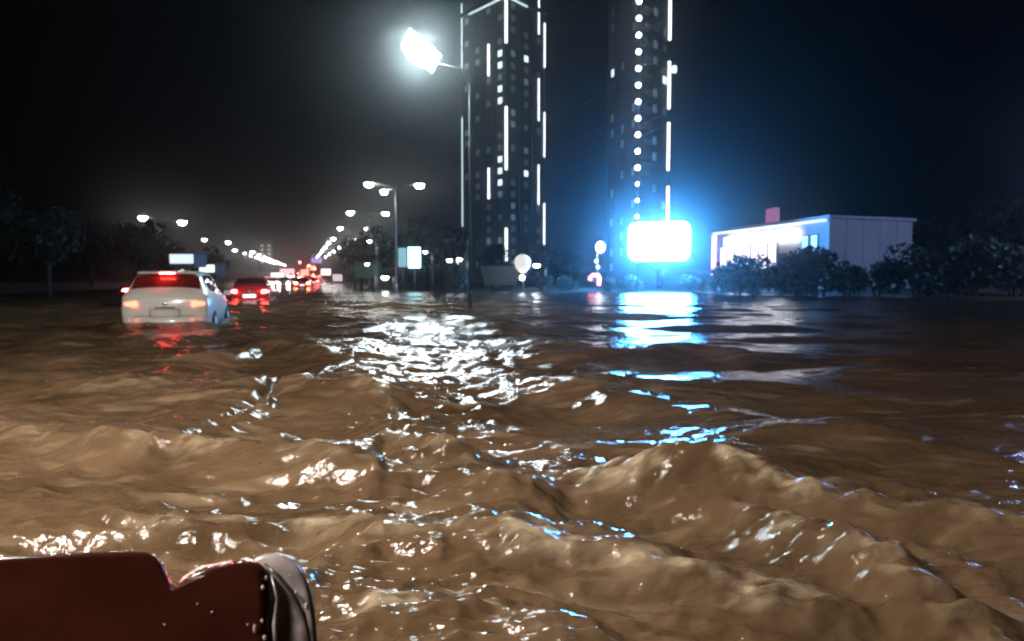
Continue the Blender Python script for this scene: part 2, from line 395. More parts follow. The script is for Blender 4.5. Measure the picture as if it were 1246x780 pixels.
def surf(spec, y, u):
    """u: -1..1 across the section; index 0..10 -> side"""
    half = section(spec, y); s = 1 if u >= 0 else -1; f = abs(u); i = min(int(f), 9); t = f-i
    a, b = half[i], half[i+1]
    return Vector((s*(a[0]*(1-t)+b[0]*t), y, a[1]*(1-t)+b[1]*t))
def car_patch(spec, y0f, y1f, u0, u1, ny, nu, off):
    bm = bmesh.new(); g = []
    for j in range(ny+1):
        row = []
        for i in range(nu+1):
            u = u0+(u1-u0)*i/nu; t = j/ny
            ya = y0f(u) if callable(y0f) else y0f; yb = y1f(u) if callable(y1f) else y1f
            row.append(surf(spec, ya+(yb-ya)*t, u))
        g.append(row)
    vs = []
    for j in range(ny+1):
        r = []
        for i in range(nu+1):
            a = g[min(j+1, ny)][i]-g[max(j-1, 0)][i]; b = g[j][min(i+1, nu)]-g[j][max(i-1, 0)]
            n = a.cross(b).normalized(); c = g[j][i]
            if n.dot(c-Vector((0, 0, .8))) < 0: n = -n
            r.append(bm.verts.new(c+n*off))
        vs.append(r)
    for j in range(ny):
        for i in range(nu): bm.faces.new((vs[j][i], vs[j][i+1], vs[j+1][i+1], vs[j+1][i]))
    return bm
def make_car(label, loc, rz, spec, paint, group=None, lights='tail', tail=None, plate=None, rear_glass=None, simple=False, name='car'):
    t = thing(name, label, 'car', loc, rz, group)
    y0, y1 = spec['st'][0][0], spec['st'][-1][0]; N = 20 if simple else 44
    bm = bmesh.new(); rings = []
    for j in range(N+1):
        y = y0+(y1-y0)*(.5-.5*math.cos(math.pi*j/N))*.5+(y1-y0)*(j/N)*.5
        hf = section(spec, y); pts = hf+[(-x, z) for x, z in hf[-2:0:-1]]
        rings.append([bm.verts.new((x, y, z)) for x, z in pts])
    n = len(rings[0])
    for a, b in zip(rings, rings[1:]):
        for k in range(n): bm.faces.new((a[k], b[k], b[(k+1) % n], a[(k+1) % n]))
    bm.faces.new(rings[0][::-1]); bm.faces.new(rings[-1]); bmesh.ops.recalc_face_normals(bm, faces=bm.faces[:])
    obj('body', bm, paint, t, True)
    ra, rb = spec['rw']
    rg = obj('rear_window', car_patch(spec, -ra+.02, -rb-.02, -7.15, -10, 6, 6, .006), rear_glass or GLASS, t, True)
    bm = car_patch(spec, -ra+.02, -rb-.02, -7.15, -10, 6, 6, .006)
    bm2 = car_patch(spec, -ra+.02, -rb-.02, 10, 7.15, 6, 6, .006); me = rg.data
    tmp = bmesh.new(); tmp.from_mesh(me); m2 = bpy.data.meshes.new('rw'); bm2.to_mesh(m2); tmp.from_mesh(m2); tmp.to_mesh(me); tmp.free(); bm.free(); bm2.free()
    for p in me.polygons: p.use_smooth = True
    fa, fb = spec['fw']
    ws = obj('windscreen', car_patch(spec, fa, fb-.03, -10, -7.2, 5, 5, .006), GLASS, t, True)
    ws2 = obj('windscreen_half', car_patch(spec, fa, fb-.03, 7.2, 10, 5, 5, .006), GLASS, t, True); ws2.name = 'windscreen'
    for s in (-1, 1):
        for a, b in spec['sw']: obj('side_window', car_patch(spec, a, b, s*5.2, s*6.75, 4, 4, .006), GLASS, t, True)
    yb = y0
    for s in (-1, 1):
        rot = Matrix.Rotation(s*R(22), 3, 'Z')
        if lights == 'tail':
            obj('tail_light', BX((s*.66, yb+.05, .80), (.30, .10, .13), rot, .03), tail or TAIL, t)
        else:
            obj('tail_light', BX((s*.66, yb+.05, .80), (.30, .10, .13), rot, .03), mat('red_lens', (.3, .01, .01), .2), t)
        obj('headlight', BX((s*.60, y1-.10, .66), (.32, .14, .13), Matrix.Rotation(-s*R(24), 3, 'Z'), .03), HEAD if lights == 'head' else mat('clear_lens', (.6, .6, .62), .1), t)
        if not simple:
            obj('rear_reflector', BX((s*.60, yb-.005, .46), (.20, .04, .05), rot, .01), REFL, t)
            m_ = obj('mirror', BX((s*.98, .62, .98), (.18, .09, .12), None, .03), paint, t)
            for yy in (-.55, .35): obj('door_handle', BX((s*.895, yy, .84), (.03, .16, .025), None, .008), RIM, t)
        for yw in spec['wheels']:
            w = bpy.data.objects.new('wheel', None); link(w, t); w.location = (s*.80, yw, .31)
            bm = bmesh.new(); bmesh.ops.create_cone(bm, cap_ends=True, segments=20, radius1=.31, radius2=.31, depth=.2)
            bmesh.ops.rotate(bm, matrix=Matrix.Rotation(R(90), 3, 'Y'), verts=bm.verts[:]); obj('tyre', bm, RUBBER, w)
            bm = bmesh.new(); bmesh.ops.create_cone(bm, cap_ends=True, segments=16, radius1=.20, radius2=.17, depth=.03)
            bmesh.ops.rotate(bm, matrix=Matrix.Rotation(R(90)*s, 3, 'Y'), verts=bm.verts[:]); bmesh.ops.translate(bm, vec=(s*.105, 0, 0), verts=bm.verts[:]); obj('rim', bm, RIM, w)
    pl = obj('number_plate', BX((0, yb-.012, .60), (.52, .02, .12), None, .005), plate or PLATEW, t)
    obj('rear_bumper', BX((0, yb+.06, .42), (1.36, .22, .17), None, .06), paint, t, True)
    if not simple:
        obj('bumper_trim', BX((0, yb+.02, .335), (1.30, .20, .05), None, .02), BLACKP, t)
        obj('boot_handle', BX((0, yb-.006, .72), (.40, .03, .025), None, .008), BLACKP, t)
        obj('boot_seam', BX((0, yb-.002, .545), (1.20, .02, .012)), BLACKP, t)
        obj('plate_recess', BX((0, yb+.004, .61), (.62, .02, .19), None, .01), mat('recess', (.45, .45, .45), .4), t)
        bm = bmesh.new(); bmesh.ops.create_uvsphere(bm, u_segments=12, v_segments=6, radius=.05); bmesh.ops.scale(bm, vec=(1, .2, .8), verts=bm.verts[:])
        o = obj('badge', bm, RIM, t, True); o.location = (0, yb-.002, .80)
        obj('exhaust', TB([(.45, yb+.15, .25), (.45, yb-.02, .25)], .035, 10), RIM, t)
        obj('tow_hook', BX((0, yb-.03, .27), (.08, .12, .10), None, .02), RIM, t)
        if spec is HATCH:
            bm = bmesh.new(); tube(bm, [surf(spec, -ra+.0, 9.99)+Vector((0, -.03, .02)), surf(spec, -ra+.16, 9.0)+Vector((0, -.03, .03)), surf(spec, -rb-.08, 8.4)+Vector((0, -.02, .03))], .012, 6)
            obj('rear_wiper', bm, BLACKP, t)
            obj('roof_spoiler', BX((0, -1.62, 1.465), (1.16, .26, .035), Matrix.Rotation(R(6), 3, 'X'), .012), paint, t)
            obj('brake_light', BX((0, -1.745, 1.448), (.30, .03, .022), None, .004), TAIL, t)
        bm = bmesh.new(); tube(bm, [(.25, -1.0 if spec is SEDAN else -1.35, 1.38 if spec is SEDAN else 1.48), (.25, -1.15 if spec is SEDAN else -1.5, 1.60 if spec is SEDAN else 1.66)], .006, 5)
        obj('aerial', bm, BLACKP, t)
    return t
WHITE = mat('white_car_paint', (.80, .80, .78), .25, var=.04, coat=.6)
MAROON = mat('red_car_paint', (.45, .025, .035), .25, var=.1, coat=.6)  # red raised so the paint carries the brake-light glow over the rear
DARKP = mat('dark_car_paint', (.04, .045, .05), .25, var=.1, coat=.6)
SILV = mat('silver_car_paint', (.4, .41, .43), .3, .5, var=.1, coat=.5)
c = RD(17.6, -3.02, -.28)
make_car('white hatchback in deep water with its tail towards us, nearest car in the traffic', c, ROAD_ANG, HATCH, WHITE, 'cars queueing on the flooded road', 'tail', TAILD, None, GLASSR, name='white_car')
make_car('red saloon with glowing brake lights, just ahead of the white hatchback', RD(35, -2.6, -.34), ROAD_ANG, SEDAN, MAROON, 'cars queueing on the flooded road', 'tail', TAIL, PLATE)
far = [  # px, d, spec, paint, lights, label
    (368, 84, SEDAN, DARKP, 'hot', 'dark saloon with orange-red brake lights, farther up the lane past the red saloon'),
    (346, 96, HATCH, SILV, 'head', 'silver car facing us with bright white headlights, left of the orange-red brake lights'),
    (333, 120, SEDAN, DARKP, 'tail', 'dark saloon ahead of the red saloon with small red tail lights'),
    (382, 135, HATCH, DARKP, 'tail', 'dark hatchback with red tail lights right of the orange-red brake lights'),
    (374, 175, SEDAN, MAROON, 'tail', 'small distant red saloon at the middle of the jam'),
    (362, 190, SEDAN, SILV, 'head', 'small distant silver car with headlights on, middle of the jam'),
    (386, 200, HATCH, WHITE, 'tail', 'small distant white hatchback at the right edge of the jam'),
    (379, 240, SEDAN, DARKP, 'hot', 'tiny far dark saloon with hot red brake lights up the rise'),
    (354, 230, HATCH, DARKP, 'head', 'tiny far dark hatchback with white headlights up the rise'),
    (371, 300, SEDAN, MAROON, 'hot', 'tiny far red saloon topmost in the jam'),
    (383, 290, HATCH, SILV, 'tail', 'tiny far silver hatchback with red lights at the top of the rise'),
    (365, 360, HATCH, DARKP, 'hot', 'farthest dark hatchback of the jam, a red speck under the lamps'),
    (340, 150, SEDAN, SILV, 'tail', 'small distant silver saloon with red lights at the left of the jam'),
    (358, 150, HATCH, DARKP, 'tail', 'small distant dark hatchback left of the orange-red brake lights, in the jam'),
    (376, 270, HATCH, MAROON, 'tail', 'tiny far red hatchback between the hot red brake lights'),
    (349, 290, SEDAN, WHITE, 'head', 'tiny far white car with headlights at the left of the rise'),
    (390, 250, SEDAN, DARKP, 'tail', 'tiny far dark saloon at the right kerb of the rise'),
    (327, 100, SEDAN, SILV, 'head', 'silver saloon with headlights on beside the roof of the red saloon'),
]
for px, d, spec, paint, li, label in far:
    z = -.34+rise(d)+(.34*min(1, max(0, (d-150)/30)))
    make_car(label, ((px-W0/2)/F*d, d, z), ROAD_ANG+(math.pi if li == 'head' else 0), spec, paint, 'cars queueing on the flooded road', 'head' if li == 'head' else 'tail', TAILH if li == 'hot' else TAIL, PLATE, simple=True)
make_car('dark car with one red light at far left behind the white hatchback', ((192-W0/2)/F*30, 30, -.2), ROAD_ANG, SEDAN, DARKP, 'cars queueing on the flooded road', 'tail', TAIL)

# ------------------------------------------------------------------ towers with light strips
TW = mat('tower_cladding', (.018, .068, .074), .5, var=.2, scale=.3)  # teal in the base colour stands in for lamp glow on the facade
TW2 = mat('tower_cladding_blue', (.03, .036, .055), .5, var=.2, scale=.3)
WGL = mat('dark_window_glass', (.02, .042, .048), .3, var=.3)
FRM = mat('window_frame', (.05, .06, .06), .5)
STRIP = glow('facade_light_strip', (.92, .96, 1.0), 3.0)
STRIPD = glow('dim_facade_strip', (.75, .95, 1.0), 1.2)
LIT = glow('lit_window', (.80, .95, 1.0), 1.6)
LITD = glow('dim_lit_window', (.45, .8, .95), .16)
BALL = glow('balcony_lamp', (.85, .93, 1.0), 14)
def unit_window(name, w, h):
    bm = bmesh.new()
    box(bm, (0, .05, h/2), (w, .08, .10)); box(bm, (0, .05, -h/2), (w, .08, .10)); box(bm, (-w/2, .05, 0), (.10, .08, h+.1)); box(bm, (w/2, .05, 0), (.10, .08, h+.1)); box(bm, (w*.12, .05, 0), (.07, .07, h))
    me = bpy.data.meshes.new(name); bm.to_mesh(me); bm.free(); me.materials.append(FRM)
    bm = bmesh.new(); box(bm, (0, .03, 0), (w-.1, .04, h-.1)); mp = bpy.data.meshes.new('pane'); bm.to_mesh(mp); bm.free(); mp.materials.append(WGL)
    mps = {None: mp}
    for k, mm in (('lit', LIT), ('dim', LITD), ('faint', glow('faint_window', (.18, .75, .80), .018)), ('faint2', glow('faint_warm_window', (.7, .7, .5), .014))):
        q = mp.copy(); q.materials.clear(); q.materials.append(mm); mps[k] = q
    return me, mps
def face_frame(a, b):
    """matrix whose x runs along a wall from a to b and whose y points out of it (towards the camera)"""
    d = (b-a); L = d.length; x = d.normalized(); z = Vector((0, 0, 1)); y = z.cross(x)
    if y.dot(Vector((0, 0, 0))-a) < 0: y = -y
    M = Matrix((x, y, z)).transposed().to_4x4(); M.translation = a; return M, L
def prism(pts, z0, z1):
    bm = bmesh.new(); lo = [bm.verts.new((p.x, p.y, z0)) for p in pts]; hi = [bm.verts.new((p.x, p.y, z1)) for p in pts]
    n = len(pts)
    for i in range(n): bm.faces.new((lo[i], lo[(i+1) % n], hi[(i+1) % n], hi[i]))
    bm.faces.new(lo[::-1]); bm.faces.new(hi); bmesh.ops.recalc_face_normals(bm, faces=bm.faces[:]); return bm
def gpt(px, d): return Vector(((px-W0/2)/F*d, d, 0))
def zpx(py, d): return P(W0/2, py, d).z
def strip(t, a, py0, py1, w=.3, m=STRIP):
    d = a.y; z0, z1 = zpx(py1, d), zpx(py0, d)
    o = Vector((-a.x, -a.y, 0)).normalized()
    return obj('light_strip', BX(a+o*.25+Vector((0, 0, (z0+z1)/2)), (w*.75, w*.75, z1-z0), None, .05), m, t)

# tower with the lit roof outline
A, B, C_ = gpt(563, 212), gpt(616, 196), gpt(662, 210); D_ = A+(C_-B)
t = thing('tower_block', 'dark teal tower block with lit roof edge and white vertical light strips', 'tower', B*0)
top = zpx(4, 196)
obj('wall', prism([A, B, C_, D_], .3, top), TW, t)
obj('roof', prism([A+(A-C_)*.02, B+(B-D_)*.02, C_+(C_-A)*.02, D_+(D_-B)*.02], top+.003, top+1.2), TW, t)
wm, wp = unit_window('window', 1.9, 1.7)
lit1 = {(0, 3, 4): 'lit', (0, 3, 5): 'lit', (0, 3, 6): 'dim', (0, 3, 7): 'lit', (0, 3, 8): 'lit', (0, 1, 4): 'dim', (0, 3, 13): 'lit', (0, 3, 14): 'lit', (0, 3, 15): 'lit', (0, 3, 16): 'dim', (0, 2, 20): 'dim', (0, 3, 20): 'dim',
        (1, 1, 4): 'lit', (1, 0, 4): 'dim', (1, 0, 9): 'dim', (1, 0, 10): 'dim', (1, 1, 12): 'dim', (1, 1, 14): 'lit', (1, 0, 17): 'dim', (1, 0, 18): 'dim', (0, 0, 10): 'dim', (1, 1, 6): 'dim', (0, 3, 22): 'lit', (1, 0, 22): 'dim'}
rw = random.Random(6); nf = 24; fh = (top-.3)/nf
for f, (a, b, n) in enumerate(((A, B, 4), (B, C_, 3))):
    M, L = face_frame(a, b)
    for k in range(nf):
        bmz = top-(k+.5)*fh
        for i in range(n):
            w = bpy.data.objects.new('window', wm); link(w, t); w.matrix_local = M @ Matrix.Translation(((i+.5)*L/n, 0, bmz))
            link(bpy.data.objects.new('pane', wp[lit1.get((f, i, k)) or rw.choice((None, None, None, 'faint', 'faint2'))]), w)
    for k in range(1, nf):
        bm = BX((L/2, .03, 0), (L-.3, .06, .28)); o = obj('floor_band', bm, TW, t); o.matrix_local = M @ Matrix.Translation((0, 0, top-k*fh))
    for i in range(1, n):
        o = obj('pilaster', BX((0, .10, (top+.3)/2), (.35, .2, top-.6)), TW, t); o.matrix_local = M @ Matrix.Translation((i*L/n, 0, 0))
for p, segs, w, m in ((A, ((12, 88), (146, 276)), .40, STRIPD), (B, ((2, 58), (133, 208), (278, 318)), .85, STRIP), (B.lerp(A, .38), ((60, 97), (206, 243)), .6, STRIP), (C_.lerp(B, .16), ((0, 48), (100, 150), (202, 250)), .42, STRIP), (C_, ((35, 87), (140, 193), (248, 298)), .42, STRIP)):
    for y0, y1 in segs: strip(t, p, y0, y1, w, m)
for a, b, f0, f1 in ((B, A, 0, .80), (B, C_, 0, .5)):
    p, q = a.lerp(b, f0), a.lerp(b, f1); M, L = face_frame(p, q)
    o = obj('roof_light', BX((L/2, .45, 0), (L, .35, .35), None, .05), STRIPD, t); o.matrix_local = M @ Matrix.Translation((0, 0, top-.1))

# tower with the column of balcony lamps
A, B, C_ = gpt(738, 166), gpt(776, 150), gpt(811, 158); D_ = A+(C_-B)
t = thing('tower_block', 'slim dark tower block with a column of balcony lamps above the billboard', 'tower')
top = 68; obj('wall', prism([A, B, C_, D_], .3, top), TW2, t)
obj('roof', prism([A+(A-C_)*.02, B+(B-D_)*.02, C_+(C_-A)*.02, D_+(D_-B)*.02], top+.003, top+1.2), TW2, t)
wm2, wp2 = unit_window('window', 1.6, 1.7)
pitch = 19.4/900*150; z0 = zpx(266, 150)
for f, (a, b, n) in enumerate(((A, B, 3), (B, C_, 3))):
    M, L = face_frame(a, b)
    for k in range(-3, 17):
        zz = z0+k*pitch
        if zz < 2: continue
        for i in range(n):
            if f == 1 and i == 0: continue
            w = bpy.data.objects.new('window', wm2); link(w, t); w.matrix_local = M @ Matrix.Translation(((i+.5)*L/n, 0, zz))
            st_ = {(0, 0, 10): 'lit', (0, 0, 7): 'dim', (1, 2, 9): 'lit'}.get((f, i, k)) or ('dim' if f == 1 and i == 1 and k > 3 and k % 3 else rw.choice((None, None, None, 'faint', 'faint2')))
            link(bpy.data.objects.new('pane', wp2[st_]), w)
        if f == 0 and k > 0:
            o = obj('floor_band', BX((L/2, .03, 0), (L-.3, .06, .28)), TW2, t); o.matrix_local = M @ Matrix.Translation((0, 0, zz-1.5))
        if f == 1 and k > 2:
            o = obj('balcony', BX((1.5, .55, 0), (2.7, 1.1, .18), None, .04), TW2, t); o.matrix_local = M @ Matrix.Translation((0, 0, zz-1.4))
            bm = bmesh.new()
            for q in range(8): box(bm, (.25+q*.36, 1.05, .5), (.04, .04, .9))
            box(bm, (1.5, 1.05, .97), (2.7, .07, .06)); obj('railing', bm, STEEL, o)
for k in range(0, 15):
    s = .34 if k < 3 else .5
    bm = bmesh.new(); bmesh.ops.create_uvsphere(bm, u_segments=10, v_segments=7, radius=s)
    o = obj('balcony_lamp', bm, BALL, t, True); out = Vector((-B.x, -B.y, 0)).normalized(); o.location = B+out*1.3+Vector((-.3, 0, z0+k*pitch+.2))
for y0, y1 in ((4, 55), (80, 136), (152, 209), (228, 272)): strip(t, C_, y0, y1, .7, STRIP)
for px in (803, 816):
    bm = BX(C_+Vector(((px-811)/900*158, -.8, zpx(90, 158))), (1.0, .5, 1.5), None, .15); obj('facade_lamp', bm, LIT, t)

# far apartment block on the left horizon
t = thing('apartment_block', 'far apartment block with two columns of lit windows behind the left lamps', 'building')
a, b = gpt(314, 520), gpt(334, 520); obj('wall', prism([a, b, b+Vector((0, 12, 0)), a+Vector((0, 12, 0))], 0, zpx(294, 520)), TW, t)
obj('roof', prism([a+Vector((-.4, -.4, 0)), b+Vector((.4, -.4, 0)), b+Vector((.4, 12.4, 0)), a+Vector((-.4, 12.4, 0))], zpx(294, 520)+.003, zpx(294, 520)+.6), TW, t)
for i in (0, 1):
    for k in range(5):
        o = obj('window', BX(gpt(320+8.5*i, 519.9)+Vector((0, 0, zpx(299+5*k, 520))), (2.2, .3, 1.6), None, .04), glow('warm_lit_window', (1, .85, .7), .55), t)

# ------------------------------------------------------------------ glowing billboard
t = thing('billboard', 'glowing blue-white billboard on a post over the dark bank, brightest panel', 'billboard', gpt(801, 58)+Vector((0, 0, .3)), R(-22))
zc = zpx(294, 58)-.3; bw, bh = 74/900*58, 46/900*58
obj('post', TB([(0, .35, 0), (0, .35, zc-bh/2)], [.28, .22], 14), DARKMETAL, t, True)
def rounded(w, h, rad, y0, y1, zc, inner=None):
    def ring(w, h, rad):
        out = []
        for cx, cz, a0 in ((w/2-rad, h/2-rad, 0), (-w/2+rad, h/2-rad, 90), (-w/2+rad, -h/2+rad, 180), (w/2-rad, -h/2+rad, 270)):
            for k in range(7): a = R(a0+15*k); out.append((cx+rad*math.cos(a), cz+rad*math.sin(a)))
        return out
    bm = bmesh.new(); o = ring(w, h, rad); n = len(o)
    f = [bm.verts.new((x, y0, zc+z)) for x, z in o]; b = [bm.verts.new((x, y1, zc+z)) for x, z in o]
    for k in range(n): bm.faces.new((f[k], f[(k+1) % n], b[(k+1) % n], b[k]))
    if inner:
        q = ring(w-2*inner, h-2*inner, rad-inner); fi = [bm.verts.new((x, y0, zc+z)) for x, z in q]; bi = [bm.verts.new((x, y1, zc+z)) for x, z in q]
        for k in range(n):
            bm.faces.new((f[k], f[(k+1) % n], fi[(k+1) % n], fi[k])); bm.faces.new((fi[k], fi[(k+1) % n], bi[(k+1) % n], bi[k])); bm.faces.new((b[k], b[(k+1) % n], bi[(k+1) % n], bi[k]))
    else: bm.faces.new(f); bm.faces.new(b[::-1])
    bmesh.ops.recalc_face_normals(bm, faces=bm.faces[:]); return bm
obj('cabinet', rounded(bw+.2, bh+.2, .72, .08, .48, zc), DARKMETAL, t)
obj('bezel', rounded(bw+.2, bh+.2, .72, -.10, .077, zc, .09), DARKMETAL, t)
obj('screen', rounded(bw, bh, .62, .01, .06, zc), glow('billboard_screen', (.075, .40, 1.0), 370), t)
for s in (-1, 1): obj('brace', TB([(s*1.3, .42, zc-bh/2-.02), (0, .38, zc-bh/2-1.1)], .05, 6), DARKMETAL, t)

# advert panels by the twin lamp
t = thing('advert_panel', 'pair of cyan-white lit advert panels on short posts under the three-headed lamp', 'lit sign', gpt(499, 60)+Vector((0, 0, .1)))
for i, (x0, x1, y0, y1, m) in enumerate(((485, 495, 302, 325, glow('advert_dim', (.35, .75, .9), .55)), (497, 512, 301, 326, glow('advert_bright', (.45, .95, 1.0), 5)))):
    cx = ((x0+x1)/2-499)/900*60; w = (x1-x0)/900*60; z0, z1 = zpx(y1, 60)-.1, zpx(y0, 60)-.1
    obj('frame', BX((cx, .1, (z0+z1)/2), (w+.1, .16, z1-z0+.1), None, .03), DARKMETAL, t)
    obj('screen', BX((cx, .0, (z0+z1)/2), (w, .06, z1-z0), None, .01), m, t)
    obj('post', TB([(cx, .1, 0), (cx, .1, z0)], .06, 8), STEEL, t, True)

# ------------------------------------------------------------------ lit shop on the right bank
NC, FE = gpt(1007, 50), gpt(868, 66); RT = NC+Vector((7.2, 3.0, 0))
M, L = face_frame(FE, NC)
t = thing('shop_building', 'white flat-roofed shop with bright sign band and lit windows on the right bank', 'building')
wallm = mat('white_render', (.45, .45, .50), .8, var=.08, scale=.8)
ztop = zpx(266, 50)
obj('wall', prism([FE, NC, RT, FE+(RT-NC)], .25, ztop), wallm, t)
obj('roof', prism([FE+Vector((-.25, .2, 0)), NC+Vector((-.1, -.25, 0)), RT+Vector((.25, -.1, 0)), FE+(RT-NC)+Vector((.1, .25, 0))], ztop+.003, ztop+.22), wallm, t)
def on(name, x0, x1, z0, z1, m, out=.06, th=.1, bev=.01, par=None):
    o = obj(name, BX(((x0+x1)/2, out, (z0+z1)/2), (x1-x0, th, z1-z0), None, bev), m, par or t); o.matrix_local = M; return o
SIGN = glow('shop_sign', (.95, .95, 1.0), 9); PANE = glow('shop_window_lit', (.98, .80, 1.0), 2.0)
on('eave_light', .05, L-.2, ztop-.16, ztop-.05, glow('eave_light', (.75, .85, 1), 1.6), .14, .12)
sg = on('sign', 2.4, L*.80, ztop-1.25, ztop-.62, SIGN, .22, .25, .05)
for i in range(7):
    x0 = 1.3+i*1.28
    w = on('window', x0, x0+1.2, 1.7, ztop-1.35, FRM, .03, .06)
    p = on('pane', x0+.05, x0+1.15, 1.75, ztop-1.4, PANE, .075, .02, 0); p.parent = w; p.matrix_local = Matrix.Identity(4)
    on('mullion', x0+1.2, x0+1.28, 1.5, ztop-1.3, STEEL, .1, .14)
d_ = on('door', 10.4, 11.5, .4, 2.9, FRM, .05, .08); h_ = on('handle', 11.3, 11.36, 1.4, 1.8, STEEL, .12, .05); h_.parent = d_; h_.matrix_local = Matrix.Identity(4)
for x0 in (13.3, 14.35):
    w = on('window', x0, x0+.85, 2.2, 4.1, FRM, .03, .06)
    p = on('pane', x0+.08, x0+.77, 2.28, 4.02, glow('cool_window', (.45, .75, 1.0), .8), .07, .02, 0); p.parent = w; p.matrix_local = Matrix.Identity(4)
on('neon_strip', -.1, .45, .9, ztop-.25, glow('pink_neon', (1.0, .38, .55), 2.6), .12, .2, .05)
bm = BX((L*.45, -1.2, ztop+.95), (1.5, .35, 1.1), None, .04); o = obj('roof_sign', bm, glow('dim_pink_sign', (.75, .22, .5), .35), t); o.matrix_local = M
for q in (-.5, .5): o = obj('sign_leg', BX((L*.45+q, -1.2, ztop+.31), (.08, .08, .2)), DARKMETAL, t); o.matrix_local = M
for k in range(1, 5):
    o = obj('panel_joint', BX(((RT-NC).length*k/5, .012, ztop/2+.2), (.05, .03, ztop-.4)), mat('joint', (.35, .35, .38), .8), t); o.matrix_local = face_frame(NC, RT)[0]

# ------------------------------------------------------------------ signal post with red light
t = thing('signal_post', 'thin post with white lamp on top and pink-red light, left of the billboard', 'signal', gpt(726, 55)+Vector((0, 0, .1)))
s = 55/900
obj('post', TB([(0, 0, 0), (0, 0, zpx(308, 55)-.1)], [.07, .05], 8), STEEL, t, True)
bm = bmesh.new(); bmesh.ops.create_uvsphere(bm, u_segments=10, v_segments=8, radius=.33); bmesh.ops.scale(bm, vec=(1, 1, 1.2), verts=bm.verts[:])
o = obj('globe_lamp', bm, glow('globe', (.85, .95, 1.0), 25), t, True); o.location = (4*s, 0, zpx(301, 55)-.1)
obj('bracket', TB([(0, 0, zpx(308, 55)-.15), (4*s, 0, zpx(307, 55)-.1)], .04, 6), STEEL, t)
for dx, py, r_ in ((-1, 318, .14), (1, 325, .14)):
    bm = bmesh.new(); bmesh.ops.create_uvsphere(bm, u_segments=8, v_segments=6, radius=r_); o = obj('small_lamp', bm, glow('signal_white', (.8, .9, 1), 3), t, True); o.location = (dx*s, -.1, zpx(py, 55)-.1)
bm = bmesh.new(); tube(bm, [(-8*s, 0, zpx(341, 55)-.1), (-8*s, 0, zpx(337, 55)-.1), (-6*s, 0, zpx(335, 55)-.1), (2*s, 0, zpx(335, 55)-.1), (3*s, 0, zpx(338, 55)-.1), (2*s, 0, zpx(347, 55)-.1)], .13, 8)
obj('red_light', bm, glow('red_neon', (1.0, .16, .30), 9), t, True)

for lab, px, py, d, w, h, col, st in (('small purple lit sign over the far jam', 386, 317, 220, 3.2, 1.6, (.5, .4, 1.0), .8), ('pale pink lit sign right of the far jam', 411, 338, 140, 1.8, 1.3, (1.0, .75, .8), .8),
        ('small white lit sign at the right edge of the far jam', 397, 331, 170, 2.2, 1.4, (1.0, .9, .95), 2.0), ('pink lit shop sign left of the far jam', 350, 331, 260, 5, 2.2, (1.0, .5, .6), 1.5), ('white lit shop sign left of the far jam', 338, 336, 200, 3.5, 1.8, (1, .9, .95), 1.6), ('warm lit sign low at the left of the far jam', 329, 340, 170, 2.2, 1.2, (1, .6, .4), 2.0), ('white lit kiosk sign right of the headlights', 357, 338, 210, 2.4, 1.4, (1, .92, .9), 2.2), ('orange lit sign above the orange-red brake lights', 379, 326, 260, 3.0, 1.6, (1, .35, .15), 2.5), ('small red lit sign in the middle of the far jam', 371, 333, 250, 2.6, 2.6, (1, .12, .1), 6)):
    g0 = rise(d)+.1; zc_ = zpx(py, d)-g0; t = thing('lit_sign', lab, 'lit sign', gpt(px, d)+Vector((0, 0, g0)), 0, 'lit signs around the far jam')
    obj('post', TB([(0, .15, -.3), (0, .15, max(.3, zc_-h/2))], .09, 8), DARKMETAL, t, True)
    obj('cabinet', BX((0, .15, zc_), (w+.15, .25, h+.15), None, .05), DARKMETAL, t)
    obj('screen', BX((0, .0, zc_), (w, .06, h), None, .02), glow('lit_sign_%d' % px, col, st), t)
# traffic lights far up the road
for lab, px, d, py in (('left red traffic light over the far jam', 366, 170, 321), ('right red traffic light over the far jam', 377, 165, 325), ('red traffic light high at the right of the far jam', 384, 150, 329)):
    z = zpx(py, d); t = thing('traffic_light', lab, 'traffic light', gpt(px, d)+Vector((0, 0, -.2+rise(d))), 0, 'traffic lights over the jam')
    hz = z-(-.2+rise(d))
    obj('post', TB([(0, 0, 0), (0, 0, hz+.6)], .07, 8), DARKMETAL, t, True)
    hsg = obj('housing', BX((0, -.18, hz), (.42, .24, 1.1), None, .05), DARKMETAL, t)
    for q, m in ((.33, glow('red_signal', (1, .06, .05), 120)), (0, mat('amber_off', (.1, .05, .01), .3)), (-.33, mat('green_off', (.01, .06, .03), .3))):
        bm = bmesh.new(); bmesh.ops.create_cone(bm, cap_ends=True, segments=12, radius1=.16, radius2=.14, depth=.08); bmesh.ops.rotate(bm, matrix=Matrix.Rotation(R(90), 3, 'X'), verts=bm.verts[:])
        o = obj('lens', bm, m, hsg); o.location = (0, -.33, hz+q)

